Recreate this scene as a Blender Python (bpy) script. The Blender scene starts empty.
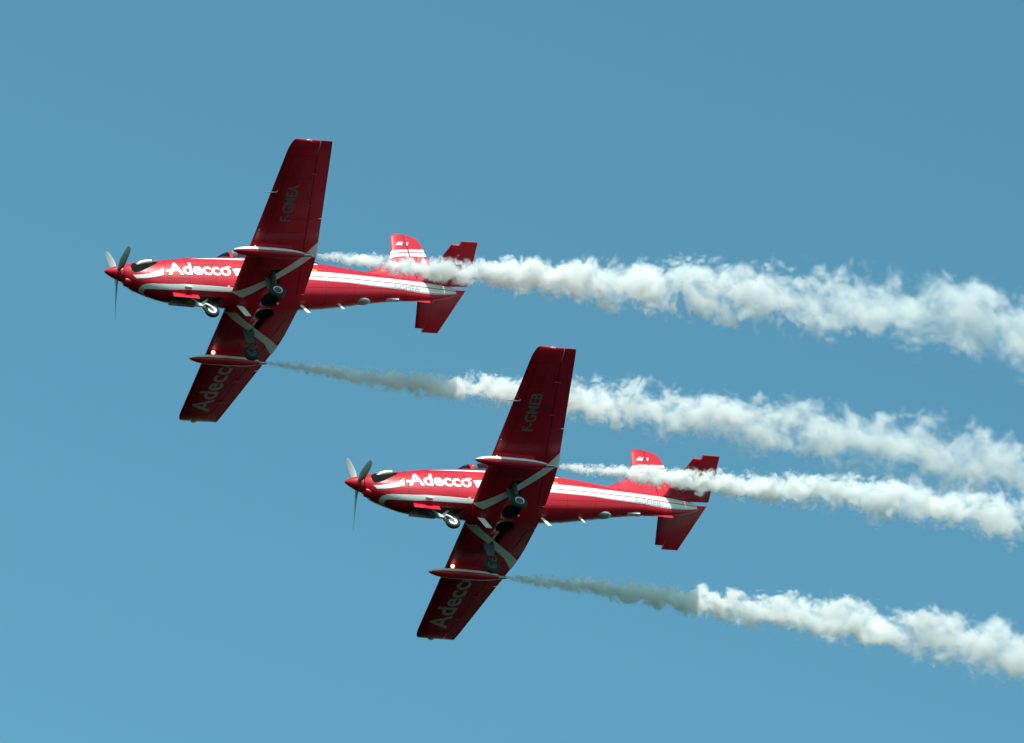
import bpy, bmesh, math, random
import numpy as np
from mathutils import Vector, Matrix, noise
from mathutils.geometry import tessellate_polygon

C = bpy.context.scene.collection
sc = bpy.context.scene
R = math.radians

# ------------------------------------------------------------------ camera, sky, sun, exposure
TILT = R(30)
MCAM = Matrix(((1, 0, 0, 0),
               (0, -math.sin(TILT), -math.cos(TILT), 0),
               (0, math.cos(TILT), -math.sin(TILT), 1.7),
               (0, 0, 0, 1))) @ Matrix.Rotation(R(20), 4, 'Z')
cd = bpy.data.cameras.new('camera')
cam = bpy.data.objects.new('camera', cd)
C.objects.link(cam)
cd.lens, cd.sensor_width, cd.clip_start, cd.clip_end = 220, 36, 0.5, 5000
cam.matrix_world = MCAM
sc.camera = cam

SUN = (MCAM.to_3x3() @ Vector((.115, .975, .19))).normalized()      # towards the sun
world = bpy.data.worlds.new('World')
sc.world = world
world.use_nodes = True
wt = world.node_tree
bg = wt.nodes['Background']
sky = wt.nodes.new('ShaderNodeTexSky')
sky.sky_type = 'NISHITA'
sky.sun_disc = False
sky.sun_elevation = math.asin(SUN.z)
sky.sun_rotation = math.atan2(SUN.x, SUN.y)
sky.altitude = 300
sky.air_density, sky.dust_density, sky.ozone_density = 1.0, 1.2, 1.0
tint = wt.nodes.new('ShaderNodeMix')
tint.data_type, tint.blend_type = 'RGBA', 'MULTIPLY'
tint.inputs[0].default_value = 1
tint.inputs[7].default_value = (.595, 1.11, .965, 1)                    # the film's cyan cast of the sky
wt.links.new(sky.outputs[0], tint.inputs[6])
wt.links.new(tint.outputs[2], bg.inputs[0])
bg.inputs[1].default_value = 0.15
sl = bpy.data.lights.new('sun', 'SUN')
sl.energy, sl.angle, sl.color = 4.4, R(.5), (1, .975, .945)
so = bpy.data.objects.new('sun', sl)
C.objects.link(so)
so.rotation_euler = SUN.to_track_quat('Z', 'Y').to_euler()
so.location = (0, 0, 200)
sc.view_settings.view_transform = 'Standard'
sc.view_settings.look = 'None'
sc.view_settings.exposure, sc.view_settings.gamma = 0.15, 1
sc.view_settings.use_curve_mapping = False
sc.cycles.volume_bounces = 24
sc.cycles.max_bounces = 28
sc.cycles.volume_step_rate = 1.0
sc.cycles.volume_max_steps = 512

# ------------------------------------------------------------------ materials
def mat(name, col, rough=.4, metal=0., coat=0., var=.06, scale=6., emit=None, bump=0.):
    m = bpy.data.materials.new(name)
    m.use_nodes = True
    nt = m.node_tree
    b = nt.nodes['Principled BSDF']
    b.inputs['Roughness'].default_value = rough
    b.inputs['Metallic'].default_value = metal
    b.inputs['Coat Weight'].default_value = coat
    b.inputs['Coat Roughness'].default_value = .08
    tc = nt.nodes.new('ShaderNodeTexCoord')
    n = nt.nodes.new('ShaderNodeTexNoise')
    n.inputs['Scale'].default_value = scale
    n.inputs['Detail'].default_value = 5
    nt.links.new(tc.outputs['Object'], n.inputs['Vector'])
    mx = nt.nodes.new('ShaderNodeMix')
    mx.data_type = 'RGBA'
    mx.inputs[6].default_value = (*[c * (1 - var) for c in col], 1)
    mx.inputs[7].default_value = (*[min(1, c * (1 + var)) for c in col], 1)
    nt.links.new(n.outputs['Fac'], mx.inputs[0])
    nt.links.new(mx.outputs[2], b.inputs['Base Color'])
    mr = nt.nodes.new('ShaderNodeMapRange')
    mr.inputs[3].default_value, mr.inputs[4].default_value = rough * .8, min(1, rough * 1.25)
    nt.links.new(n.outputs['Fac'], mr.inputs[0])
    nt.links.new(mr.outputs[0], b.inputs['Roughness'])
    if emit:
        b.inputs['Emission Color'].default_value = (*emit[0], 1)
        b.inputs['Emission Strength'].default_value = emit[1]
    return m

M = dict(
    red=mat('red_paint', (.53, .012, .028), .34, coat=.10, var=.12, scale=2.2),
    white=mat('white_paint', (.80, .80, .78), .35, coat=.4, var=.04),
    grey=mat('grey_paint', (.34, .35, .36), .45, var=.12, scale=14),
    mark=mat('grey_marking', (.17, .175, .17), .5),
    black=mat('soot_and_shade_black', (.008, .008, .009), .95),  # soot and dark fittings; also shade painted into hinge gaps and intake
    well=mat('wheel_well', (.016, .016, .018), .8, var=.3, scale=12),  # near-black, so the shallow wells carry their shade in the colour
    bay=mat('gear_bay_grey', (.20, .21, .21), .6, var=.3, scale=12),
    tyre=mat('tyre_rubber', (.018, .018, .02), .8, var=.2, scale=20),
    steel=mat('steel', (.42, .42, .42), .35, metal=.8, var=.1),
    exhaust=mat('exhaust_steel', (.50, .45, .33), .40, metal=.75, var=.2, scale=9),
    blade=mat('propeller_blade', (.30, .30, .30), .38, metal=.2, var=.1),
    yellow=mat('yellow_paint', (.80, .42, .03), .4),
    leg=mat('gear_leg_grey', (.07, .07, .075), .4, var=.2),
    rim=mat('wheel_hub_grey', (.09, .09, .095), .5, var=.2),
    seam=mat('panel_seam', (.16, .003, .008), .6),
    pale=mat('pale_fairing', (.36, .37, .36), .4),
    bladefront=mat('propeller_blade_front', (.46, .45, .43), .4),
    shaded_white=mat('shaded_white_lettering', (.42, .43, .38), .5),  # white lettering greyed, shade of the wing underside put into its colour
    lamp=mat('landing_lamp', (.9, .8, .6), .3, emit=((1, .86, .60), 1.7)),
    navred=mat('red_lens', (.85, .20, .18), .15),
    seat=mat('seat_fabric', (.06, .06, .065), .9),
    suit=mat('flight_suit', (.09, .10, .12), .9),
    skin=mat('skin', (.55, .34, .25), .6),
    helmet=mat('white_helmet', (.80, .76, .76), .3, coat=.3),
)

def glass_mat():
    m = bpy.data.materials.new('canopy_glass')
    m.use_nodes = True
    nt = m.node_tree
    nt.nodes.remove(nt.nodes['Principled BSDF'])
    tr = nt.nodes.new('ShaderNodeBsdfTransparent'); tr.inputs[0].default_value = (.45, .52, .55, 1)
    gl = nt.nodes.new('ShaderNodeBsdfGlossy')
    n = nt.nodes.new('ShaderNodeTexNoise'); n.inputs['Scale'].default_value = 3
    mr = nt.nodes.new('ShaderNodeMapRange')
    mr.inputs[3].default_value, mr.inputs[4].default_value = .02, .07
    nt.links.new(n.outputs['Fac'], mr.inputs[0]); nt.links.new(mr.outputs[0], gl.inputs['Roughness'])
    fr = nt.nodes.new('ShaderNodeFresnel'); fr.inputs[0].default_value = 1.45
    mx = nt.nodes.new('ShaderNodeMixShader')
    nt.links.new(fr.outputs[0], mx.inputs[0]); nt.links.new(tr.outputs[0], mx.inputs[1]); nt.links.new(gl.outputs[0], mx.inputs[2])
    nt.links.new(mx.outputs[0], nt.nodes['Material Output'].inputs['Surface'])
    return m
M['glass'] = glass_mat()
M['red'].node_tree.nodes['Principled BSDF'].inputs['Specular IOR Level'].default_value = .35
M['black'].node_tree.nodes['Principled BSDF'].inputs['Specular IOR Level'].default_value = .08
M['well'].node_tree.nodes['Principled BSDF'].inputs['Specular IOR Level'].default_value = .1

# ------------------------------------------------------------------ mesh builder
class MB:
    def __init__(s): s.v, s.f, s.m = [], [], []
    def add(s, vs, fs, mi=0):
        o = len(s.v)
        s.v += [tuple(v) for v in vs]
        s.f += [tuple(i + o for i in f) for f in fs]
        s.m += [mi] * len(fs)
        return s
    def loft(s, rings, caps=True, mi=0, closed=True):
        n = len(rings[0]); vs = [p for r in rings for p in r]; fs = []
        for i in range(len(rings) - 1):
            for j in range(n if closed else n - 1):
                k = (j + 1) % n
                fs.append((i * n + j, i * n + k, (i + 1) * n + k, (i + 1) * n + j))
        if caps:
            fs.append(tuple(range(n))[::-1])
            fs.append(tuple(range((len(rings) - 1) * n, len(rings) * n)))
        return s.add(vs, fs, mi)
    def tube(s, path, rad, n=14, mi=0, caps=True):
        path = [Vector(p) for p in path]
        if not hasattr(rad, '__len__'): rad = [rad] * len(path)
        d0 = (path[1] - path[0]).normalized()
        u = d0.orthogonal().normalized(); rings = []
        for i, p in enumerate(path):
            d = (path[min(i + 1, len(path) - 1)] - path[max(i - 1, 0)]).normalized()
            u = (u - d * u.dot(d)).normalized(); w = d.cross(u)
            rings.append([p + (u * math.cos(2 * math.pi * k / n) + w * math.sin(2 * math.pi * k / n)) * rad[i] for k in range(n)])
        return s.loft(rings, caps, mi)
    def prism(s, outline, d, mi=0):      # outline of 3D points extruded along vector d
        a = [Vector(p) for p in outline]; b = [p + Vector(d) for p in a]
        return s.loft([a, b], True, mi)
    def box(s, lo, hi, mi=0):
        x0, y0, z0 = lo; x1, y1, z1 = hi
        return s.prism([(x0, y0, z0), (x1, y0, z0), (x1, y1, z0), (x0, y1, z0)], (0, 0, z1 - z0), mi)
    def ball(s, c, r, n=14, mi=0, sc_=(1, 1, 1)):
        vs, fs = [], []
        for i in range(1, n):
            t = math.pi * i / n
            for j in range(2 * n):
                p = math.pi * j / n
                vs.append((c[0] + r * sc_[0] * math.sin(t) * math.cos(p), c[1] + r * sc_[1] * math.sin(t) * math.sin(p), c[2] + r * sc_[2] * math.cos(t)))
        for i in range(n - 2):
            for j in range(2 * n):
                k = (j + 1) % (2 * n)
                fs.append((i * 2 * n + j, (i + 1) * 2 * n + j, (i + 1) * 2 * n + k, i * 2 * n + k))
        fs.append(tuple(range(2 * n)))
        fs.append(tuple(range((n - 2) * 2 * n, (n - 1) * 2 * n))[::-1])
        return s.add(vs, fs, mi)
    def mesh(s, name, mats, angle=35, fix=True):
        me = bpy.data.meshes.new(name)
        me.from_pydata(s.v, [], s.f)
        for m in mats: me.materials.append(m)
        me.polygons.foreach_set('material_index', s.m)
        if fix:
            bm = bmesh.new(); bm.from_mesh(me)
            bmesh.ops.recalc_face_normals(bm, faces=bm.faces)
            bm.to_mesh(me); bm.free()
        me.shade_smooth()
        me.set_sharp_from_angle(angle=R(angle))
        return me
    def build(s, name, mats, parent=None, angle=35, fix=True):
        if not isinstance(mats, (list, tuple)): mats = [mats]
        return link(name, s.mesh(name, mats, angle, fix), parent)

def link(name, me, parent=None):
    o = bpy.data.objects.new(name, me)
    C.objects.link(o)
    if parent: o.parent = parent
    return o

def tag(o, label=None, cat=None, group=None, kind=None):
    for k, v in (('label', label), ('category', cat), ('group', group), ('kind', kind)):
        if v: o[k] = v
    return o

def cut(me, cutter):                     # boolean difference, faces of the hole keep the cutter's material
    a = bpy.data.objects.new('a', me); b = bpy.data.objects.new('b', cutter)
    C.objects.link(a); C.objects.link(b)
    md = a.modifiers.new('b', 'BOOLEAN')
    md.operation, md.object, md.solver = 'DIFFERENCE', b, 'EXACT'
    md.material_mode = 'TRANSFER'
    dg = bpy.context.evaluated_depsgraph_get()
    out = bpy.data.meshes.new_from_object(a.evaluated_get(dg))
    bpy.data.objects.remove(a); bpy.data.objects.remove(b)
    return out

def join_into(me, mb, mats):             # append a builder's faces to a mesh as extra material slots
    base = len(me.materials)
    for m in mats: me.materials.append(m)
    bm = bmesh.new(); bm.from_mesh(me)
    vs = [bm.verts.new(v) for v in mb.v]
    for f, mi in zip(mb.f, mb.m):
        try:
            fc = bm.faces.new([vs[i] for i in f]); fc.material_index = base + mi; fc.smooth = True
        except ValueError: pass
    bm.to_mesh(me); bm.free()
    return me

# ------------------------------------------------------------------ flat shapes laid on curved skin
def tess(poly):
    p = [Vector((a, b, 0)) for a, b in poly]
    return [[poly[i] for i in t] for t in tess_idx(p)]
def tess_idx(p): return tessellate_polygon([p])

def clip(tri, axis, val, keep_less):
    out = []
    for i in range(len(tri)):
        a, b = tri[i], tri[(i + 1) % len(tri)]
        ia = (a[axis] <= val) == keep_less or a[axis] == val
        ib = (b[axis] <= val) == keep_less or b[axis] == val
        if ia: out.append(a)
        if ia != ib:
            t = (val - a[axis]) / (b[axis] - a[axis])
            out.append((a[0] + t * (b[0] - a[0]), a[1] + t * (b[1] - a[1])))
    return out

def lay(mb, tris, hx, hy, fn, mi=0):     # cut triangles on a grid, then map each point through fn
    for t in tris:
        xs = [p[0] for p in t]; ys = [p[1] for p in t]
        for i in range(math.floor(min(xs) / hx), math.floor(max(xs) / hx) + 1):
            c = clip(clip(t, 0, i * hx, False), 0, (i + 1) * hx, True)
            if len(c) < 3: continue
            for j in range(math.floor(min(ys) / hy), math.floor(max(ys) / hy) + 1):
                e = clip(clip(c, 1, j * hy, False), 1, (j + 1) * hy, True)
                if len(e) < 3: continue
                ar = sum(e[k][0] * e[(k + 1) % len(e)][1] - e[(k + 1) % len(e)][0] * e[k][1] for k in range(len(e)))
                if abs(ar) < 1e-8: continue
                mb.add([fn(*p) for p in e], [tuple(range(len(e)))], mi)

def band(up, lo):                        # closed polygon from an upper and a lower edge
    return up + lo[::-1]

def text_tris(txt, bold=0.0, spacing=1.0):
    cu = bpy.data.curves.new('t', 'FONT')
    cu.body, cu.size, cu.offset, cu.space_character = txt, 1, bold, spacing
    cu.resolution_u = 4
    o = bpy.data.objects.new('t', cu); C.objects.link(o)
    dg = bpy.context.evaluated_depsgraph_get()
    me = bpy.data.meshes.new_from_object(o.evaluated_get(dg))
    me.calc_loop_triangles()
    tr = [[tuple(me.vertices[i].co[:2]) for i in t.vertices] for t in me.loop_triangles]
    bpy.data.objects.remove(o); bpy.data.curves.remove(cu); bpy.data.meshes.remove(me)
    xs = [p[0] for t in tr for p in t]
    x0, x1 = min(xs), max(xs)
    cap = .73
    return [[((p[0] - x0) / (x1 - x0), p[1] / cap) for p in t] for t in tr]     # 0..1 along, 0..1 cap height

# ------------------------------------------------------------------ aircraft: x forward from the spinner tip, y to port, z up
ST = np.array([(-0.46, -.07, .215, .215, 2.0), (-0.60, -.12, .285, .31, 2.1), (-0.84, -.16, .345, .41, 2.2), (-1.43, -.22, .42, .54, 2.4),
               (-2.2, -.18, .47, .63, 2.6), (-3.2, -.13, .49, .67, 2.7), (-4.4, -.09, .49, .68, 2.7), (-5.6, -.04, .46, .62, 2.5),
               (-6.4, 0.0, .40, .53, 2.3), (-7.0, .03, .33, .44, 2.2), (-7.8, .06, .26, .35, 2.0), (-8.22, .07, .22, .34, 2.0),
               (-8.7, .08, .17, .31, 2.0), (-9.2, .09, .10, .19, 2.0), (-9.47, .09, .035, .06, 2.0)])
def fus(x):
    xs = -ST[:, 0]; x = min(max(-x, xs[0]), xs[-1])
    i = min(max(int(np.searchsorted(xs, x)) - 1, 0), len(xs) - 2)
    h = xs[i + 1] - xs[i]; t = (x - xs[i]) / h
    def m(k):
        if k == 0: return (ST[1, 1:] - ST[0, 1:]) / (xs[1] - xs[0])
        if k == len(xs) - 1: return (ST[-1, 1:] - ST[-2, 1:]) / (xs[-1] - xs[-2])
        return (ST[k + 1, 1:] - ST[k - 1, 1:]) / (xs[k + 1] - xs[k - 1])
    p0, p1 = ST[i, 1:], ST[i + 1, 1:]
    return (2*t**3-3*t**2+1)*p0 + (t**3-2*t*t+t)*h*m(i) + (-2*t**3+3*t*t)*p1 + (t**3-t*t)*h*m(i+1)
def skin(x, th, off=0.):                 # point on the fuselage skin, th in degrees from port
    zc, a, b, n = fus(x); c, s = math.cos(R(th)), math.sin(R(th))
    a += off; b += off
    return (x, a * math.copysign(abs(c) ** (2 / n), c), zc + b * math.copysign(abs(s) ** (2 / n), s))
def side(x, z, off=0., sg=1):
    zc, a, b, n = fus(x)
    q = max(0., 1 - (abs(z - zc) / b) ** n)
    return (x, sg * ((a) * q ** (1 / n) + off), z)

T7 = math.tan(R(7))
def w_le(y): y = abs(y); return -3.13 - .047 * y
def w_te(y): y = abs(y); return -5.04 if y < 1.5 else -5.04 + (y - 1.5) * .157
def w_hinge(y): return -4.90 + .155 * abs(y)
def naca(u): u = min(max(u, 0), 1); return 5 * (.2969 * math.sqrt(u) - .1260 * u - .3516 * u * u + .2843 * u ** 3 - .1036 * u ** 4)
def w_half(x, y):
    le, te = w_le(y), w_te(y); c = le - te
    t = .155 - .035 * abs(y) / 5.2
    return t * c * naca((le - x) / c)
def w_mid(y): return -.77 + T7 * abs(y)
def w_low(x, y, off=.004): return (x, y, w_mid(y) - w_half(x, y) - off)

def us(n, a, b): return [a + (b - a) * (1 - math.cos(math.pi * i / n)) / 2 for i in range(n + 1)]
def section(y, x0, x1, le, te, t, z, n=16):   # closed ring of an aerofoil slice from x0 (front) to x1 (rear)
    c = le - te
    xs = [x0 + (x1 - x0) * u for u in us(n, 0, 1)]
    h = lambda x: max(.0025, t * c * naca((le - x) / c))
    return [(x, y, z + h(x)) for x in xs] + [(x, y, z - h(x)) for x in reversed(xs)]
def wt_(y): return .155 - .035 * abs(y) / 5.2

def rounded_tip(y0, y1, f, k=5):         # (y, shrink) pairs that close a wing tip
    return [(y0 + (y1 - y0) * math.sin(math.pi / 2 * i / k), math.cos(math.pi / 2 * i / k)) for i in range(1, k + 1)]

def copy_tree(o, parent=None):
    c = o.copy(); C.objects.link(c)
    if parent: c.parent = parent
    for ch in list(o.children): copy_tree(ch, c)
    return c

def wing_text(name, txt, xb, xt, y0, y1, m, parent, bold, skew=0.):
    b = MB()
    lay(b, [[(xb + (xt - xb) * v + skew * u, y0 + (y1 - y0) * u) for u, v in t] for t in text_tris(txt, bold)], .05, .1, lambda x, y: w_low(x, y, .005))
    return b.build(name, m, parent, fix=False)

def side_text(name, txt, x0, x1, zb0, zb1, h0, h1, m, parent, bold, extra=()):
    b = MB()
    tr = text_tris(txt, bold) + [list(e) for e in extra]
    def mp(u, v): return (x0 + (x1 - x0) * u, zb0 + (zb1 - zb0) * u + (h0 + (h1 - h0) * u) * v)
    lay(b, [[mp(*p) for p in t] for t in tr], .08, .04, lambda x, z: side(x, z, .006))
    return b.build(name, m, parent, fix=False)

def make_aircraft():
    root = bpy.data.objects.new('propeller_aircraft', None)
    C.objects.link(root)
    root.empty_display_size = .5
    # ---- fuselage
    b = MB(); rings = []
    xs = sorted(set(list(np.round(np.arange(-9.45, -.46, .11), 3)) + [-.46, -9.47]), reverse=True)
    for x in xs: rings.append([skin(x, th) for th in np.arange(0, 360, 7.5)])
    b.loft(rings)
    me = b.mesh('fuselage', [M['red']])
    k = MB(); k.prism([(-1.65, .165, -1.2), (-2.95, .165, -1.2), (-2.95, -.165, -1.2), (-1.65, -.165, -1.2)], (0, 0, .62))
    me = cut(me, k.mesh('k', [M['bay']]))
    k = MB()
    for sg in (1, -1):
        k.prism([(-4.15 + .245 * math.cos(t), sg * .27 + .245 * math.sin(t), -1.2) for t in np.linspace(0, 2 * math.pi, 25)[:-1]], (0, 0, .46))
    me = cut(me, k.mesh('k', [M['well']]))
    d = MB()
    fl = [(-.64, -32), (-1.0, -17), (-1.42, 5)], [(-.72, -44), (-1.0, -32), (-1.39, -14)]
    aft_u = [(-4.3, 3), (-5.3, 4), (-6.4, 7), (-7.2, 13), (-7.6, 17), (-8.4, 20), (-9.0, 22), (-9.4, 30)]
    aft_l = [(-4.3, -12), (-5.3, -13), (-6.4, -18), (-7.2, -26), (-7.6, -31), (-8.4, -42), (-9.0, -46), (-9.4, -50)]
    mixp = lambda t: [(u[0], u[1] + (l[1] - u[1]) * t) for u, l in zip(aft_u, aft_l)]
    for sg in (0, 1):
        fn = (lambda x, th: skin(x, th, .004)) if sg == 0 else (lambda x, th: skin(x, 180 - th, .004))
        lay(d, tess(band(*fl)), .1, 7.5, fn)
        lay(d, tess(band(mixp(0), mixp(.44))), .11, 7.5, fn)
        lay(d, tess(band(mixp(.52), mixp(.92))), .11, 7.5, fn)
        lay(d, tess(band(mixp(.96), mixp(1.0))), .11, 7.5, fn)
        lay(d, tess([(-2.12, 35), (-3.3, 37), (-4.4, 38), (-5.6, 40), (-5.6, 31), (-4.4, 29), (-3.3, 27), (-2.6, 31)]), .11, 7.5, fn)
        lay(d, tess([(-3.22, 1), (-3.5, 2.5), (-3.5, -2), (-3.42, -9), (-3.28, -11), (-3.26, -4)]), .1, 7.5, fn)
        lay(d, tess([(-5.39, 10.5), (-5.52, 10.5), (-5.52, 6.5), (-5.39, 6.5)]), .1, 7.5, fn, 1)
        lay(d, tess([(-.68, 34), (-.90, 40), (-1.16, 37), (-1.32, 31), (-1.27, 22), (-1.12, 10), (-.92, -4), (-.76, -15), (-.67, -18), (-.62, -8), (-.61, 14)]), .1, 7.5, lambda x, th, f=fn: tuple(np.array(f(x, th))), 2)
        lay(d, tess([(-3.04, -38), (-3.1, -38), (-3.1, -42), (-3.04, -42)]), .1, 7.5, fn)
    ou = [(-3.5, -43), (-3.15, -43), (-2.5, -40), (-1.89, -39), (-1.4, -43), (-1.11, -49), (-.95, -57), (-.86, -68), (-.82, -80), (-.81, -90)]
    inn = [(-3.5, -58), (-3.15, -58), (-2.5, -57), (-1.9, -57), (-1.4, -63), (-1.15, -69), (-1.02, -75), (-.97, -80), (-.95, -85), (-.945, -90)]
    for f in (lambda p: p, lambda p: (p[0], -180 - p[1])):
        lay(d, tess(band([f(p) for p in ou], [f(p) for p in inn])), .1, 7.5, lambda x, th: skin(x, th, .004))
    for x in (-1.02, -1.5, -2.05, -2.75, -4.9, -5.7, -6.5, -7.25, -7.95):          # frame seams and cowling edges
        lay(d, tess([(x, -180), (x - .011, -180), (x - .011, 180), (x, 180)]), .1, 7.5, lambda x, th: skin(x, th, .002), 3)
    for x0, x1, th in ((-.6, -2.05, -22), (-2.05, -3.1, 10), (-5.2, -7.9, -33), (-.6, -2.05, -158), (-5.2, -7.9, -147)):
        lay(d, tess([(x0, th), (x1, th), (x1, th - 1.2), (x0, th - 1.2)]), .1, 7.5, lambda x, th: skin(x, th, .002), 3)
    me = join_into(me, d, [M['white'], M['yellow'], M['black'], M['seam']])
    fu = link('fuselage', me, root)
    side_text('side_lettering', 'Adecco', -1.52, -3.17, -.37, -.32, .41, .40, M['white'], fu, .030,
              extra=[[(-.035, .20), (.10, .20), (.10, .40)], [(-.035, .20), (.10, .40), (-.035, .40)], [(.93, .63), (1.012, .63), (1.012, .745)], [(.93, .63), (1.012, .745), (.93, .745)]])
    # intake under the spinner
    b = MB()
    ring = lambda x, a, c, z: [(x, a * math.cos(t), z + c * math.sin(t)) for t in np.linspace(0, 2 * math.pi, 25)[:-1]]
    b.loft([ring(-.50, .11, .058, -.345), ring(-.48, .122, .07, -.345), ring(-.50, .132, .08, -.345), ring(-.62, .14, .085, -.375), ring(-.84, .10, .04, -.50)], False)
    b.loft([ring(-.50, .11, .058, -.345), ring(-.60, .105, .055, -.36)], False, 1)
    b.add(ring(-.60, .105, .055, -.36), [tuple(range(24))], 1)  # intake inside coloured black in place of its shade
    b.build('air_intake', [M['red'], M['black']], fu)
    # exhaust stubs
    for sg in (1, -1):
        b = MB()
        p = [(-.76, .20 * sg, -.04), (-.81, .255 * sg, .02), (-.89, .285 * sg, .065), (-1.0, .30 * sg, .09), (-1.17, .312 * sg, .115)]
        b.tube(p, [.07, .075, .08, .082, .08], 18, 0, False)
        b.tube([p[-1], (-1.09, .308 * sg, .107)], [.068, .068], 18, 1, True)
        b.loft([[Vector(p[-1]) + Vector((0, r * math.cos(t), r * math.sin(t))) for t in np.linspace(0, 2 * math.pi, 19)[:-1]] for r in (.08, .066)], False, 1)
        b.build('exhaust_stub', [M['exhaust'], M['black']], fu)
    # blade antennas, loop fairing, strobe plate and ventral keel
    for x, z, c, h, sw in ((-3.33, -.86, .19, .36, .19), (-5.02, -.70, .11, .27, .20), (-6.07, -.565, .075, .19, .13)):
        b = MB()
        b.loft([[(x + .0, .0, z), (x - c * .5, .016, z), (x - c, 0, z), (x - c * .5, -.016, z)],
                [(x - sw, .0, z - h), (x - sw - c * .42, .009, z - h), (x - sw - c * .85, 0, z - h), (x - sw - c * .42, -.009, z - h)]])
        b.build('blade_antenna', M['white'], fu)
    b = MB(); b.ball((-6.78, 0, -.44), 1, 12, 0, (.21, .13, .065)); b.build('loop_antenna', M['pale'], fu)
    b = MB(); b.box((-7.78, -.05, -.335), (-7.42, .05, -.285)); b.build('strobe_plate', M['white'], fu)
    b = MB(); b.loft([[(-7.9, .012, -.2), (-7.9, -.012, -.2), (-7.9, 0, -.27)], [(-8.5, .02, -.15), (-8.5, -.02, -.15), (-8.5, 0, -.335)], [(-8.72, .02, -.1), (-8.72, -.02, -.1), (-8.72, 0, -.33)]])
    b.build('ventral_keel', M['red'], fu)
    b = MB(); b.ball((-4.39, .15, -.86), .03, 8); b.build('drain_mast', M['white'], fu)
    b = MB(); b.tube([(-1.94, .35, -.66), (-1.97, .36, -.69), (-2.1, .36, -.70)], [.035, .04, .03], 10); b.build('drain_pipe', M['white'], fu)
    # ---- propeller
    pr = MB()
    pr.loft([[(x, r * math.cos(t), -.02 + z + r * math.sin(t)) for t in np.linspace(0, 2 * math.pi, 33)[:-1]] for x, r, z in
             ((-.001, .004, 0), (-.012, .022, 0), (-.04, .047, -.002), (-.10, .085, -.006), (-.18, .124, -.012), (-.27, .160, -.022), (-.36, .188, -.036), (-.435, .204, -.05), (-.445, .204, -.05))])
    pr_o = pr.build('propeller', M['red'], root)
    for k in range(3):
        b = MB(); rings = []
        for r, c, t, tw in ((.12, .09, .09, 40), (.22, .10, .085, 40), (.30, .15, .05, 36), (.45, .205, .034, 31), (.65, .215, .026, 25), (.85, .205, .02, 20), (1.0, .19, .016, 17), (1.12, .15, .012, 15), (1.17, .09, .008, 14), (1.18, .03, .005, 14)):
            a = R(-tw); ring_ = []
            for q in np.linspace(0, 2 * math.pi, 17)[:-1]:
                cx, cy = c / 2 * math.cos(q), t / 2 * math.sin(q)
                ring_.append((cx * math.sin(a) + cy * math.cos(a), cx * math.cos(a) - cy * math.sin(a), r))
            rings.append(ring_)
        b.loft(rings)
        o = b.build('propeller_blade', [M['blade'], M['bladefront']], pr_o)
        for p in o.data.polygons: p.material_index = 1 if p.normal.x > 0 else 0
        o.matrix_local = Matrix.Translation((-.33, 0, -.055)) @ Matrix.Rotation(R(112 - 120 * k - 90), 4, 'X')
    # ---- wing with its control surfaces
    b = MB(); rings = []
    ys = [0, .25, .40, .405, .9, 1.3, 1.5, 1.8, 2.2, 2.6, 3.0, 3.6, 4.2, 4.6, 4.88]
    y_ = abs
    def wsec(y, sh=1., rise=0., le=None, te=None, cutr=True):
        le = w_le(y) if le is None else le; te = w_te(y) if te is None else te
        x1 = w_hinge(y) + .006 if y_(y) > .402 else te
        return section(y, le, x1, le, te, wt_(y) * sh, w_mid(y) + rise)
    seq = [-y for y in ys[::-1]] + ys[1:]
    tip = []
    for i in range(1, 7):
        a = math.pi / 2 * i / 6
        y = 4.88 + .41 * math.sin(a); s_ = max(.06, math.cos(a)); fr = (1 - math.cos(a))
        tip.append((y, s_, fr))
    def tipsec(sg, y, s_, fr):
        le = w_le(y) - .13 * fr; te = w_te(y)
        x1 = w_hinge(4.88) + .006
        return section(sg * y, le, x1, w_le(y) - .13 * fr, te, wt_(y) * s_, w_mid(4.88) + .03 * fr + T7 * (y - 4.88))
    rings = [tipsec(-1, *t) for t in tip[::-1]] + [wsec(y) for y in seq] + [tipsec(1, *t) for t in tip]
    b.loft(rings)
    wm = b.mesh('wing', [M['red']], 40)
    k = MB()
    for sg in (1, -1):
        q = [(-4.15 + .235 * math.cos(t), sg * .27 + .235 * math.sin(t), -1.2) for t in np.linspace(0, 2 * math.pi, 25)[:-1]]
        k.prism(q, (0, 0, .435))
    kk = MB()
    for sg in (1, -1):
        q = [(-4.15, sg * .3, -1.2), (-3.92, sg * 1.22, -1.2), (-4.12, sg * 1.26, -1.2), (-4.33, sg * .34, -1.2)]
        kk.prism(q, (0, 0, .535))
    wm = cut(wm, k.mesh('k', [M['well']]))
    wm = cut(wm, kk.mesh('k', [M['well']]))
    d = MB()
    for sg in (1, -1):
        outer = [(-3.12, .36), (-3.9, .95), (-4.6, 1.62), (-4.95, 2.14)]
        inner = [(-3.42, .28), (-3.97, .77), (-4.7, 1.42), (-5.01, 1.76)]
        poly = [(x, sg * y) for x, y in band(outer, inner)]
        lay(d, tess(poly), .04, .2, lambda x, y: w_low(x, y, .005))
    wm = join_into(wm, d, [M['white']])
    sm = MB()
    def seam_w(p, q, w=.011):
        (x0, y0), (x1, y1) = p, q; l = math.hypot(x1 - x0, y1 - y0); nx, ny = -(y1 - y0) / l * w / 2, (x1 - x0) / l * w / 2
        lay(sm, tess([(x0 + nx, y0 + ny), (x1 + nx, y1 + ny), (x1 - nx, y1 - ny), (x0 - nx, y0 - ny)]), .08, .25, lambda x, y: w_low(x, y, .0025))
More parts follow.
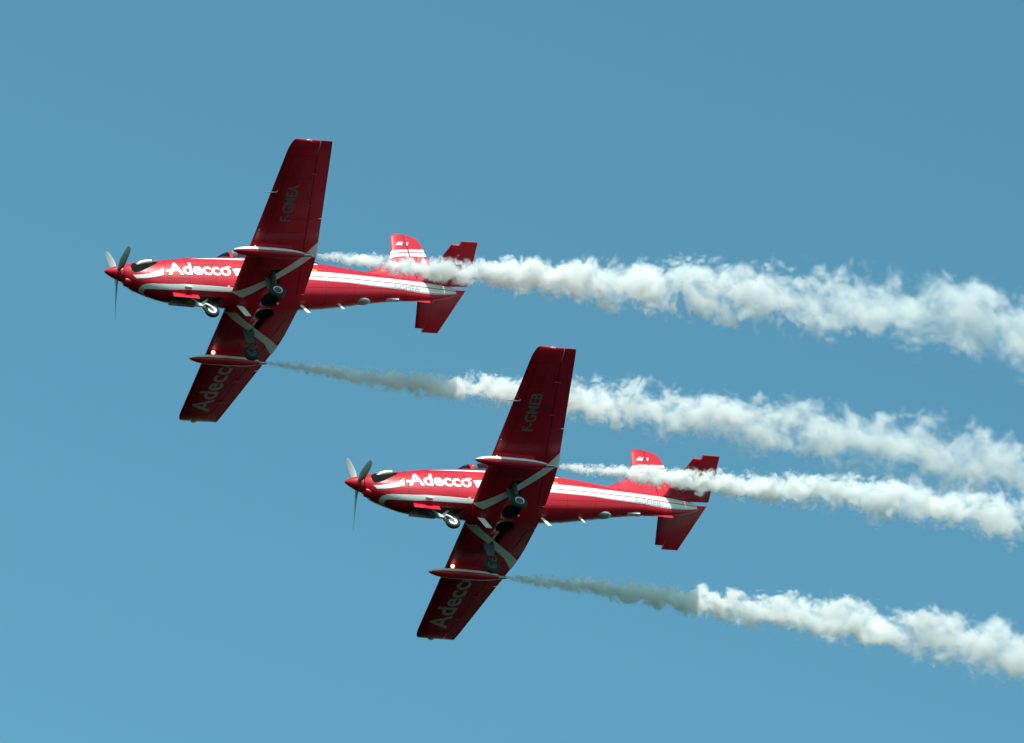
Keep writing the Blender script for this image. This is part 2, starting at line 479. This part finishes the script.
    for sg in (1, -1):
        for y in (.62, 1.38, 2.45, 2.87, 3.5, 4.15, 4.86):
            seam_w((w_le(y) - .02, sg * y), (w_hinge(y) + .03, sg * y))
        for fr in (.16, .42):
            seam_w((w_le(.5) - fr * 1.9, sg * .5), (w_le(4.85) - fr * 1.12, sg * 4.85))
        for cx, cy in ((-3.75, 2.9), (-3.75, 4.4), (-4.2, 3.5), (-3.6, 1.5)):
            for a, b_ in (((-.09, -.07), (-.09, .07)), ((.09, -.07), (.09, .07)), ((-.09, -.07), (.09, -.07)), ((-.09, .07), (.09, .07))):
                seam_w((cx + a[0], sg * (cy + a[1])), (cx + b_[0], sg * (cy + b_[1])), .008)
    wm = join_into(wm, sm, [M['seam']])
    sh = MB()
    for sg in (1, -1):
        for y0, y1 in ((.42, 4.9),):
            for zz in (.55, -.55):
                sh.loft([[(w_hinge(y) + .004, sg * y, w_mid(y) + zz * w_half(w_hinge(y), y)), (w_hinge(y) - .0105, sg * y, w_mid(y) + zz * w_half(w_hinge(y), y))] for y in np.linspace(y0, y1, 6)], False, 0, False)
    wm = join_into(wm, sh, [M['black']])  # black strips laid in the hinge gaps as painted shade
    wg = link('wing', wm, root)
    def surface(name, y0, y1, sg, parent, round_=0):
        b = MB(); rings = []
        for y in np.linspace(y0, y1, 7):
            le, te = w_le(y), w_te(y)
            rings.append(section(sg * y, w_hinge(y) - .012, te, le, te, wt_(y), w_mid(y), 8))
        if round_:
            for i in range(1, 6):
                a = math.pi / 2 * i / 5; y = y1 + round_ * math.sin(a); fr = 1 - math.cos(a)
                rings.append(section(sg * y, w_hinge(y1) - .012 + 0 * fr, w_te(y) , w_le(y), w_te(y), wt_(y) * max(.06, math.cos(a)), w_mid(y1) + .03 * fr + T7 * (y - y1), 8))
        b.loft(rings)
        return b.build(name, M['red'], parent, 40)
    for sg in (1, -1):
        surface('flap', .42, 2.86, sg, wg)
        surface('aileron', 2.88, 4.87, sg, wg, .42)
        for y in (3.3, 4.3):                                   # hinge fairings
            b = MB(); z = w_low(w_hinge(y), y)[2]
            b.tube([(w_hinge(y) + .16, sg * y, z + .01), (w_hinge(y) + .05, sg * y, z - .012), (w_hinge(y) - .10, sg * y, z + .004)], [.006, .022, .006], 8)
            b.build('hinge_fairing', M['red'], wg)
        b = MB(); b.ball((-3.84, sg * 5.27, w_mid(5.0) + .045), 1, 10, 0, (.085, .045, .04)); b.build('navigation_light', M['navred'] if sg > 0 else M['white'], wg)
        b = MB(); b.ball((-3.33, sg * 1.99, -.69), 1, 10, 0, (.052, .048, .048)); b.build('landing_light', M['lamp'], wg)
    b = MB(); z = w_low(-3.36, 3.7)[2]
    b.tube([(-3.45, 3.7, z + .01), (-3.38, 3.7, z - .06), (-3.30, 3.7, z - .075), (-3.08, 3.7, z - .075)], [.016, .015, .012, .011], 8)
    b.build('pitot_tube', M['steel'], wg)
    b = MB(); b.ball((-3.30, 2.42, w_mid(2.42) - .045), 1, 8, 0, (.02, .02, .02)); b.build('stall_vane', M['white'], wg)
    wing_text('wing_lettering', 'Adecco', -4.03, -3.50, -4.72, -2.25, M['shaded_white'], wg, .018, skew=-.06)
    # ---- fin and rudder
    def fin_sheet(name, front, rear, t0, t1, parent, blunt):
        b = MB(); rings = []
        for (xf, z), (xr, _) in zip(front, rear):
            c = xf - xr; n = 10; xs = [xf - c * u for u in us(n, 0, 1)]
            u0 = [t0 + (t1 - t0) * (xf - x) / c for x in xs]
            h = [max(.003, .05 * (min(1, .35 + .65 * (2.05 - z))) * naca(u) * 2.0) for u in u0]
            rings.append([(x, hh, z) for x, hh in zip(xs, h)] + [(x, -hh, z) for x, hh in zip(xs[::-1], h[::-1])])
        b.loft(rings)
        return b, b.build(name, M['red'], parent, 40)
    hx = lambda z: -8.33 - .10 * (2.0 - z) / 1.8
    zs = [.15, .45, .6, .77, .9, 1.1, 1.3, 1.5, 1.7, 1.85, 1.94, 1.99, 2.015]
    LEp = [(.15, -6.3), (.45, -6.75), (.6, -7.1), (.77, -7.42), (.9, -7.62), (1.1, -7.80), (1.3, -7.86), (1.5, -7.92), (1.85, -7.98), (1.94, -8.0), (1.99, -8.04), (2.015, -8.12)]
    TEp = [(.15, -9.05), (.3, -9.03), (1.1, -8.89), (1.87, -8.73), (2.0, -8.6)]
    itp = lambda P, z: float(np.interp(z, [p[0] for p in P], [p[1] for p in P]))
    _, fin = fin_sheet('vertical_fin', [(itp(LEp, z), z) for z in zs], [(hx(z) + .006, z) for z in zs], 0, .62, root, True)
    zr = [.30, .6, .9, 1.1, 1.3, 1.5, 1.7, 1.86, 1.93, 1.98, 2.0]
    TEr = TEp[:3] + [(1.8, -8.745), (1.86, -8.71), (1.93, -8.60), (1.98, -8.47), (2.0, -8.38)]
    _, rud = fin_sheet('rudder', [(hx(z) - .010, z) for z in zr], [(itp(TEr, z), z) for z in zr], .62, 1, fin, True)
    d = MB()
    def fy(x, z):
        if x > hx(z): u = (itp(LEp, z) - x) / (itp(LEp, z) - hx(z)) * .62
        else: u = .62 + .38 * (hx(z) - x) / (hx(z) - itp(TEr, z))
        return max(.003, .05 * (min(1, .35 + .65 * (2.05 - z))) * naca(u) * 2.0) + .006
    for s0, target in ((0, fin), (1, rud)):
        d = MB()
        xa, xb = (-7.84, hx(1.3) + .02) if s0 == 0 else (hx(1.3) - .02, -8.86)
        lz = lambda x, a, c_: a + (c_ - a) * ((-7.84 - x) / .98) ** .6 if x < -7.84 else a
        for sg in (1, -1):
            fn = lambda x, z, s=sg: (lambda q: (q, s * fy(q, z), z))(min(max(x, itp(TEr, z) + .004), itp(LEp, z) - .004))
            for (a0, b0), (a1, b1) in (((1.34, 1.52), (1.25, 1.42)), ((1.22, 1.385), (1.11, 1.27))):
                X = np.linspace(xa, xb, 8)
                lay(d, tess(band([(x, lz(x, a0, b0)) for x in X], [(x, lz(x, a1, b1)) for x in X])), .08, .1, fn)
            if s0 == 0:
                lay(d, tess([(-8.05, 1.58), (-8.16, 1.73), (-8.30, 1.73), (-8.22, 1.58)]), .05, .1, fn, 1)
                lay(d, tess([(-8.06, 1.60), (-8.10, 1.655), (-8.26, 1.655), (-8.23, 1.60)]), .05, .1, lambda x, z, f=fn, s=sg: tuple(Vector(f(x, z)) + Vector((0, s * .003, 0))), 0)
            else:
                lay(d, tess([(-8.355, 1.60), (-8.365, 1.73), (-8.44, 1.73), (-8.39, 1.60)]), .05, .1, fn, 1)
                lay(d, tess([(-8.74 + .075 * math.cos(t), 1.10 + .08 * math.sin(t)) for t in np.linspace(0, 2 * math.pi, 21)[:-1]]), .05, .1, fn, 0)
        join_into(target.data, d, [M['white'], M['grey']])
    # ---- tailplane and elevators
    def tail_sec(y, f, r, t0, t1, z, th, n=9):
        xs = [f + (r - f) * u for u in us(n, 0, 1)]
        h = [max(.003, th * naca(t0 + (t1 - t0) * (f - x) / (f - r))) for x in xs]
        return [(x, y, z + hh) for x, hh in zip(xs, h)] + [(x, y, z - hh) for x, hh in zip(xs[::-1], h[::-1])]
    tle = lambda y: -8.44 - .245 * abs(y)
    tte = lambda y: -9.75 + .15 * abs(y)
    b = MB(); rings = []
    for y in (-1.58, -1.55, -1.45, -1.0, -.5, 0, .5, 1.0, 1.45, 1.55, 1.58):
        s_ = 1 if abs(y) < 1.46 else (.8 if abs(y) < 1.56 else .4)
        rings.append(tail_sec(y, tle(y) - .0, -9.035, 0, .52, .25, .095 * s_))
    tp = (b.loft(rings), b.build('tailplane', M['red'], root, 40))[1]
    for sg in (1, -1):
        b = MB()
        b.loft([tail_sec(sg * y, -9.05, tte(y), .52, 1, .25, .095 * (1 if y < 1.64 else .7 if y < 1.7 else .3)) for y in (.07, .5, 1.0, 1.4, 1.63, 1.69, 1.73)])
        b.build('elevator', M['red'], tp, 40)
    # ---- smoke pods
    for sg in (1, -1):
        b = MB(); y, z = sg * 2.03, -.91
        prof = [(-2.66, .003), (-2.68, .025), (-2.74, .055), (-2.85, .09), (-3.0, .115), (-3.2, .128), (-3.6, .13), (-4.0, .125), (-4.25, .108), (-4.42, .08), (-4.52, .058)]
        ts = np.linspace(0, 2 * math.pi, 33)[:-1]
        rg = [[(x, y + r * math.cos(t), z + r * math.sin(t) * .95) for t in ts] for x, r in prof]
        b.loft(rg)
        # white upper half of the pod
        top = MB()
        for i in range(len(rg) - 1):
            for j in range(32):
                if 2 <= (j if sg > 0 else (16 - j) % 32) < 15:
                    pass
        pod = b.build('smoke_pod', M['red'], root)
        d = MB(); rr = [r for _, r in prof]
        a0, a1 = -12, 192
        ang = np.radians(np.linspace(a0, a1, 15))
        d.loft([[(x, y + (r + .003) * math.cos(t), z + (r + .003) * math.sin(t) * .95) for t in ang] for x, r in prof[1:]], False, 0, False)
        join_into(pod.data, d, [M['white']])
        b = MB(); b.tube([(-4.50, y, z), (-4.62, y, z), (-4.72, y, z + .005)], [.052, .045, .04], 16, 0, False)
        b.tube([(-4.72, y, z + .005), (-4.64, y, z)], [.032, .032], 16, 1)
        b.build('smoke_nozzle', [M['steel'], M['black']], pod)
        b = MB()
        zt = w_low(-3.6, 2.03)[2] + .05
        b.loft([[(-3.28, y, q), (-3.5, y + .04, q), (-3.8, y + .04, q), (-4.25, y, q), (-3.8, y - .04, q), (-3.5, y - .04, q)] for q in (z + .09, zt)])
        b.build('pylon', M['red'], pod)
    # ---- landing gear
    def wheel(cx, cy, cz, r, w, ax, parent, dish):
        ax = Vector(ax).normalized(); u = ax.orthogonal().normalized(); v = ax.cross(u); c = Vector((cx, cy, cz))
        rings = []
        for q in np.linspace(0, 2 * math.pi, 15)[:-1]:
            rr = r - w * .5 * .95 + w * .5 * .95 * math.cos(q); hh = w * .5 * math.sin(q)
            rr = max(rr, r * .55)
            rings.append([c + ax * hh + (u * math.cos(t) + v * math.sin(t)) * rr for t in np.linspace(0, 2 * math.pi, 33)[:-1]])
        rings.append(rings[0])
        MB().loft(rings, False).build('tyre', M['tyre'], parent, 60)
        b = MB(); cy_s = 0 if cy == 0 else math.copysign(1, cy)
        for s in (1, -1):
            pr_ = [(.60, .30), (.60, .42), (.52, .44), (.46, .36), (.30, .28), (.26, .42), (.10, .44), (.01, .44)]
            b.loft([[c + ax * (s * w * h) + (u * math.cos(t) + v * math.sin(t)) * (r * k_) for t in np.linspace(0, 2 * math.pi, 25)[:-1]] for k_, h in pr_[:4]], False, 0 if s * ax.y * cy_s >= 0 else 1)
            b.loft([[c + ax * (s * w * h) + (u * math.cos(t) + v * math.sin(t)) * (r * k_) for t in np.linspace(0, 2 * math.pi, 25)[:-1]] for k_, h in pr_[3:]], False, 0 if cy == 0 else 1)
        b.build('wheel_rim', [M['white'], M['rim']], parent, 30)
    for sg in (1, -1):
        b = MB()
        b.tube([(-4.02, sg * 1.09, -.66), (-4.01, sg * 1.08, -.95), (-4.0, sg * 1.075, -1.10)], [.068, .064, .06], 14)
        b.tube([(-4.0, sg * 1.075, -1.10), (-3.985, sg * 1.07, -1.39)], [.042, .042], 12)
        b.tube([(-3.985, sg * 1.07, -1.40), (-3.99, sg * 1.23, -1.40)], .03, 10)
        b.tube([(-4.06, sg * 1.08, -1.08), (-4.13, sg * 1.08, -1.19), (-4.02, sg * 1.07, -1.36)], [.018, .022, .018], 8)
        b.tube([(-4.02, sg * 1.08, -.86), (-4.08, sg * .78, -.72)], .026, 10)
        g = b.build('main_gear', M['leg'], root)
        wheel(-3.99, sg * 1.17, -1.40, .215, .15, (0, 1, .06 * sg), g, 1)
        b = MB()
        b.prism([(-3.80, sg * 1.0, -.74), (-3.84, sg * .99, -1.18), (-3.90, sg * .985, -1.24), (-4.05, sg * .985, -1.22), (-4.12, sg * 1.0, -.76)], (0, -sg * .014, 0))
        b.build('leg_door', M['rim'], g)
        b = MB()
        b.tube([(-4.06, sg * 1.04, -.74), (-4.09, sg * 1.03, -1.0), (-4.03, sg * 1.09, -1.22), (-4.0, sg * 1.12, -1.36)], .011, 6)
        b.build('brake_hose', M['tyre'], g)
    b = MB()
    b.tube([(-2.12, 0, -.70), (-2.20, 0, -.82), (-2.40, 0, -.96)], [.045, .045, .042], 12)
    b.tube([(-2.40, 0, -.96), (-2.50, 0, -1.03)], [.032, .03], 12)
    b.tube([(-2.20, .05, -.86), (-2.30, .06, -1.02), (-2.42, .05, -1.03)], [.022, .022, .02], 8)
    b.tube([(-2.42, 0, -.90), (-2.60, .0, -.74)], .022, 8)
    for s in (1, -1):
        b.tube([(-2.44, s * .0, -.985), (-2.49, s * .085, -.98), (-2.58, s * .095, -1.04), (-2.67, s * .092, -1.13)], [.034, .034, .032, .028], 10)
    g = b.build('nose_gear', M['white'], root)
    wheel(-2.655, 0, -1.13, .195, .13, (0, 1, 0), g, 1)
    for sg, zd in ((1, 0), (-1, .135)):
        b = MB()
        o_ = [(-1.62, sg * .185, -.765), (-2.30, sg * .185, -.80), (-2.30, sg * .225, -.96 + zd), (-1.62, sg * .225, -.94 + zd)]
        b.prism(o_, (0, sg * .016, 0), 0)
        b.prism([(x, y - sg * .004, z) for x, y, z in o_], (0, sg * .003, 0), 1)
        b.build('gear_door', [M['red'], M['grey']], root)
    # ---- cockpit
    CS = [(-2.82, .30, .02, .36), (-2.95, .36, .16, .36), (-3.1, .385, .33, .36), (-3.32, .40, .47, .36), (-3.7, .41, .56, .36), (-4.2, .415, .60, .36), (-4.8, .41, .57, .36), (-5.3, .38, .45, .36), (-5.75, .31, .26, .37), (-6.1, .22, .06, .38)]
    def arc(x, a, h, z0, off=0., n=22): return [(x, (a + off) * math.cos(t), z0 + (h + off) * math.sin(t)) for t in np.linspace(0, math.pi, n)]
    def csec(x): return [float(np.interp(-x, [-c[0] for c in CS], [c[i] for c in CS])) for i in (1, 2, 3)]
    b = MB()
    rg = [arc(x, *csec(x)) for x in np.linspace(-2.82, -6.1, 30)]
    b.loft(rg, False, 0, False)
    can = b.build('canopy', M['glass'], root)
    b = MB()
    def hoop(x, w):
        ps_ = arc(x, *csec(x), .004)
        ps2 = arc(x - w, *csec(x - w), .004)
        qs_ = arc(x, *csec(x), -.03); qs2 = arc(x - w, *csec(x - w), -.03)
        b.loft([list(r) for r in zip(ps_, ps2, qs2, qs_)], True)
    hoop(-3.29, .07); hoop(-4.35, .06); hoop(-5.45, .08)
    for sg in (1, -1):
        b.tube([(x, sg * (csec(x)[0]), .375) for x in np.linspace(-2.85, -6.0, 14)], .022, 8)
    b.build('canopy_frame', M['red'], can)
    for x in (-3.95, -5.0):
        b = MB()
        b.box((x - .32, -.22, .0), (x + .12, .22, .30)); b.prism([(x - .22, -.2, .3), (x - .34, -.2, .86), (x - .42, -.2, .86), (x - .32, -.2, .3)], (0, .4, 0))
        b.build('pilot_seat', M['seat'], root)
    b = MB(); b.prism([(-3.0, -.3, .3), (-3.1, -.3, .52), (-3.35, -.3, .56), (-3.35, -.3, .3)], (0, .6, 0)); b.build('instrument_panel', M['black'], root)
    return root

def make_pilot():
    me = bpy.data.meshes.new('person')
    J = [((0, 0, .36), .15), ((0.02, 0, .55), .145), ((0.03, 0, .70), .12), ((.03, 0, .79), .055), ((.06, 0, .86), .085), ((.07, 0, .94), .08),
         ((.04, .19, .70), .06), ((.16, .25, .48), .048), ((.38, .14, .42), .036), ((.04, -.19, .70), .06), ((.16, -.25, .48), .048), ((.38, -.14, .42), .036),
         ((.18, .11, .36), .085), ((.48, .12, .40), .065), ((.18, -.11, .36), .085), ((.48, -.12, .40), .065)]
    E_ = [(0, 1), (1, 2), (2, 3), (3, 4), (4, 5), (2, 6), (6, 7), (7, 8), (2, 9), (9, 10), (10, 11), (0, 12), (12, 13), (0, 14), (14, 15)]
    me.from_pydata([j[0] for j in J], E_, [])
    o = bpy.data.objects.new('p', me); C.objects.link(o)
    o.modifiers.new('s', 'SKIN'); sd = o.modifiers.new('u', 'SUBSURF'); sd.levels = 2
    for i, v in enumerate(me.skin_vertices[0].data): v.radius = (J[i][1], J[i][1])
    me.skin_vertices[0].data[0].use_root = True
    dg = bpy.context.evaluated_depsgraph_get()
    out = bpy.data.meshes.new_from_object(o.evaluated_get(dg))
    bpy.data.objects.remove(o)
    out.materials.clear(); out.materials.append(M['suit']); out.materials.append(M['skin'])
    for p in out.polygons: p.use_smooth = True; p.material_index = 1 if p.center.z > .80 else 0
    per = link('person', out)
    b = MB(); b.ball((.055, 0, .925), 1, 14, 0, (.135, .118, .125)); h = b.build('helmet', M['helmet'], per)
    b = MB(); b.ball((.12, 0, .915), 1, 10, 0, (.085, .10, .05)); b.build('visor', M['black'], h)
    return per

R1 = Matrix(((-0.9327, 0.30463, -0.19304, -10.2025), (0.06107, 0.66094, 0.74795, 2.5206), (0.35544, 0.68582, -0.63507, -156.4359), (0, 0, 0, 1)))
R2 = Matrix(((-0.9407012, 0.2907398, -0.1747902, -4.16421), (0.0852024, 0.7012205, 0.707835, -2.72), (0.3283623, 0.6509687, -0.6844107, -155.26488), (0, 0, 0, 1)))
upper = make_aircraft()
lower = copy_tree(upper)
GA = 'display aircraft flying in formation'
tag(upper, 'upper left red propeller aircraft with gear down, F-GMEA under its wing', 'aircraft', GA)
tag(lower, 'lower red propeller aircraft with gear down, F-GMEB under its wing', 'aircraft', GA)
for root, mt, reg in ((upper, R1, 'F-GMEA'), (lower, R2, 'F-GMEB')):
    root.matrix_world = MCAM @ mt
    if root is lower:                                      # its propeller has turned a little less far
        for bl in [b for c in root.children if c.name.startswith('propeller') for b in c.children]:
            p = bl.matrix_basis.copy(); bl.matrix_basis = Matrix.Translation(p.translation) @ Matrix.Rotation(R(-7), 4, 'X') @ Matrix.Translation(-p.translation) @ p
    wg = [c for c in root.children if c.name.startswith('wing')][0]
    fu = [c for c in root.children if c.name.startswith('fuselage')][0]
    wing_text('registration', reg, -3.99, -3.70, 2.80, 3.95, M['mark'], wg, .02, skew=.05)
    b = MB()
    lay(b, [[(-7.64 - .70 * u, -10 - 2 * u - 24 * (1 - v)) for u, v in t] for t in text_tris(reg, 0)], .1, 7.5, lambda x, th: skin(x, th, .008))
    fu.data = fu.data.copy()
    join_into(fu.data, b, [M['grey']])
pil = make_pilot()
pil2 = copy_tree(pil)
for p, mt, lab in ((pil, R1, 'pilot in white helmet in the cockpit of the upper left aircraft'), (pil2, R2, 'pilot in white helmet in the cockpit of the lower aircraft')):
    p.matrix_world = MCAM @ mt @ Matrix.Translation((-3.60, 0, -.09))
    tag(p, lab, 'person', 'pilots in the front seats')

# ------------------------------------------------------------------ smoke trails (local x runs downstream from the nozzle)
RAD = [(0, .035), (.25, .07), (.6, .11), (1.2, .17), (2.3, .25), (4.5, .37), (7, .52), (9, .66), (13, .84), (19, 1.02), (27, 1.2)]
def smoke_trail(name, mt, sg, path, length, scale, seed, label, mtn=None):
    nz = Vector((-4.73, sg * 2.03, -.905))
    n = 240
    X = np.linspace(0, length, n + 1)
    px = np.array([p[0] for p in path]); pz = np.array([p[1] for p in path])
    def smooth(xs, ys):
        v = np.interp(X, xs, ys)
        k = np.exp(-np.linspace(-2, 2, 25) ** 2); k /= k.sum()
        return np.convolve(np.pad(v, 12, mode='edge'), k, 'valid')
    Zc = smooth(px, pz); Zc -= Zc[0]
    Rr = np.interp(X, [r[0] for r in RAD], [r[1] for r in RAD]) * scale
    Rr[X < 1] = np.interp(X[X < 1], [0, .25, .6, 1], [.04, .075, .12, .18 * scale])
    Ph = np.concatenate([[0], np.cumsum((X[1:] - X[:-1]) / np.maximum(.13, (Rr[1:] + Rr[:-1]) / 2))])
    # hull
    m_ = 40; ring = []
    HUL = 1.55
    for i in range(n + 1):
        r = Rr[i] * HUL + .01
        row = []
        for j in range(m_):
            t = 2 * math.pi * j / m_
            q = 1 + .10 * noise.noise(Vector((Ph[i] * .8 + seed * 7, math.cos(t) * 1.2, math.sin(t) * 1.2)))
            row.append((X[i], r * q * math.cos(t), Zc[i] + r * q * math.sin(t)))
        ring.append(row)
    b = MB(); b.loft(ring)
    m = bpy.data.materials.new('white_smoke')
    m.use_nodes = True
    nt = m.node_tree; N = nt.nodes; L = nt.links
    N.remove(N['Principled BSDF'])
    vol = N.new('ShaderNodeVolumePrincipled')
    vol.inputs['Color'].default_value = (.99, .982, .97, 1)
    vol.inputs['Anisotropy'].default_value = .0
    L.new(vol.outputs[0], N['Material Output'].inputs['Volume'])
    def math_(op, a, b_=None, c=None, clamp=False):
        q = N.new('ShaderNodeMath'); q.operation = op; q.use_clamp = clamp
        for i, v in enumerate((a, b_, c)):
            if v is None: continue
            if isinstance(v, (int, float)): q.inputs[i].default_value = v
            else: L.new(v, q.inputs[i])
        return q.outputs[0]
    tc = N.new('ShaderNodeTexCoord'); sep = N.new('ShaderNodeSeparateXYZ')
    L.new(tc.outputs['Object'], sep.inputs[0])
    x, y, z = sep.outputs
    u = math_('DIVIDE', x, length, clamp=True)
    def curve(vals):
        lo, hi = float(min(vals)), float(max(vals))
        q = N.new('ShaderNodeFloatCurve'); c = q.mapping.curves[0]
        ks = [0, .012, .03, .06, .11, .18, .27, .36, .46, .56, .66, .77, .88, 1]
        pts = [(k, (float(np.interp(k * length, X, vals)) - lo) / (hi - lo + 1e-9)) for k in ks]
        c.points[0].location, c.points[1].location = pts[0], pts[-1]
        for p in pts[1:-1]: c.points.new(*p)
        q.mapping.update(); L.new(u, q.inputs['Value'])
        return math_('MULTIPLY_ADD', q.outputs[0], hi - lo, lo)
    rr = curve(Rr); zc = curve(Zc); ph = curve(Ph)
    qy = math_('DIVIDE', y, rr); qz = math_('DIVIDE', math_('SUBTRACT', z, zc), rr)
    cb = N.new('ShaderNodeCombineXYZ'); L.new(ph, cb.inputs[0]); L.new(qy, cb.inputs[1]); L.new(qz, cb.inputs[2])
    def tex(src, scale_, detail, rough, off, size=1.):
        mp = N.new('ShaderNodeMapping'); mp.inputs['Location'].default_value = (seed * 13.7 + off, off * 3.1, seed * 2.3)
        mp.inputs['Scale'].default_value = (scale_ * size, scale_, scale_)
        L.new(src, mp.inputs[0])
        t = N.new('ShaderNodeTexNoise'); t.inputs['Scale'].default_value = 1
        t.inputs['Detail'].default_value = detail; t.inputs['Roughness'].default_value = rough
        L.new(mp.outputs[0], t.inputs['Vector']); return t
    # warp, then large puffs and fine billows
    w = tex(cb.outputs[0], .62, 2, .5, 3)
    sub = N.new('ShaderNodeVectorMath'); sub.operation = 'SUBTRACT'; L.new(w.outputs['Color'], sub.inputs[0]); sub.inputs[1].default_value = (.5, .5, .5)
    scl = N.new('ShaderNodeVectorMath'); scl.operation = 'MULTIPLY_ADD'; L.new(sub.outputs[0], scl.inputs[0]); scl.inputs[1].default_value = (1.0, 1.0, 1.0)
    L.new(cb.outputs[0], scl.inputs[2])
    s2 = N.new('ShaderNodeSeparateXYZ'); L.new(scl.outputs[0], s2.inputs[0])
    rad = math_('SQRT', math_('ADD', math_('MULTIPLY', s2.outputs[1], s2.outputs[1]), math_('MULTIPLY', s2.outputs[2], s2.outputs[2])))
    nb = tex(scl.outputs[0], .85, 1, .5, 47).outputs['Fac']
    n1 = tex(scl.outputs[0], 1.35, 5, .55, 11).outputs['Fac']
    n2 = tex(scl.outputs[0], 2.1, 2, .5, 29).outputs['Fac']
    puff = math_('ABSOLUTE', math_('MULTIPLY_ADD', n2, 2, -1))
    f = math_('ADD', math_('SUBTRACT', .72, rad), math_('MULTIPLY', math_('SUBTRACT', nb, .5), 1.5))
    f = math_('MULTIPLY_ADD', math_('SUBTRACT', n1, .5), 2.1, f)
    f = math_('MULTIPLY_ADD', puff, 1.25, f)
    mr = N.new('ShaderNodeMapRange'); mr.interpolation_type = 'SMOOTHSTEP'
    mr.inputs['From Min'].default_value, mr.inputs['From Max'].default_value = 0, .60
    L.new(f, mr.inputs['Value'])
    # thicker close to the nozzle, thinning downstream
    ni = tex(scl.outputs[0], 1.5, 3, .55, 61).outputs['Fac']
    mi = N.new('ShaderNodeMapRange'); mi.interpolation_type = 'SMOOTHSTEP'; L.new(ni, mi.inputs['Value'])
    mi.inputs['From Min'].default_value, mi.inputs['From Max'].default_value = .40, .62
    lo = N.new('ShaderNodeMapRange'); L.new(x, lo.inputs['Value'])
    lo.inputs['From Min'].default_value, lo.inputs['From Max'].default_value = 3, 10
    lo.inputs['To Min'].default_value, lo.inputs['To Max'].default_value = .55, .10
    L.new(lo.outputs[0], mi.inputs['To Min']); mi.inputs['To Max'].default_value = 1
    fade = N.new('ShaderNodeMapRange'); L.new(x, fade.inputs['Value'])
    fade.inputs['From Min'].default_value, fade.inputs['From Max'].default_value = 4, 16
    fade.inputs['To Min'].default_value, fade.inputs['To Max'].default_value = 6.6, 2.3
    dens = math_('DIVIDE', fade.outputs[0], rr)
    dens = math_('MULTIPLY', dens, mi.outputs[0])
    dens = math_('MULTIPLY', dens, mr.outputs[0])
    rin = math_('SQRT', math_('ADD', math_('MULTIPLY', qy, qy), math_('MULTIPLY', qz, qz)))
    edge = N.new('ShaderNodeMapRange'); L.new(rin, edge.inputs['Value'])
    edge.inputs['From Min'].default_value, edge.inputs['From Max'].default_value = 1.50, 1.15
    dens = math_('MULTIPLY', dens, edge.outputs[0])
    L.new(dens, vol.inputs['Density'])
    m.cycles.volume_step_rate = STEP
    o = b.build(name, m, None, fix=True)
    o.matrix_world = MCAM @ mt @ Matrix.Translation(nz) @ Matrix.Rotation(math.pi, 4, 'Z')
    tag(o, label, 'smoke trail', 'smoke trails behind the aircraft')
    return o
STEP = 0.15
x0 = 4.73
def P(l, z0): return [(0, 0)] + [(-x - x0, z - z0) for x, z in l]
smoke_trail('smoke_trail', R1, 1, P([(-6.0, -.98), (-7.84, -1.12), (-10.25, -1.17), (-12.45, -1.12), (-15.19, -1.13), (-17.96, -1.19), (-20.75, -1.30), (-22.41, -1.46), (-24.17, -1.7), (-31, -2.6)], -.92), 25, 1.0, 1,
            'white smoke trail crossing the tail of the upper left aircraft, topmost of four')
smoke_trail('smoke_trail', R1, -1, P([(-6.67, -1.10), (-9.34, -1.34), (-11.56, -1.36), (-13.73, -1.51), (-15.93, -1.70), (-18.13, -1.94), (-20.34, -2.21), (-22.02, -2.42), (-24.77, -2.9), (-31, -4.0)], -.9), 25, .88, 2,
            'smoke trail passing behind the raised wing of the lower aircraft, grey where it starts')
smoke_trail('smoke_trail', R2, 1, P([(-7.01, -.95), (-8.59, -1.03), (-10.2, -1.05), (-11.29, -1.04), (-14.0, -1.10), (-15.62, -1.18), (-17.37, -1.29), (-24, -1.85)], -.9), 19, .88, 3,
            'white smoke trail crossing the tail of the lower aircraft')
smoke_trail('smoke_trail', R2, -1, P([(-6.71, -.93), (-8.29, -1.11), (-9.89, -1.25), (-11.53, -1.33), (-12.6, -1.43), (-14.22, -1.61), (-15.84, -1.81), (-18.01, -2.13), (-25, -3.2)], -.87), 20, .92, 4,
            'lowest smoke trail, grey at first then white, under the lower aircraft')
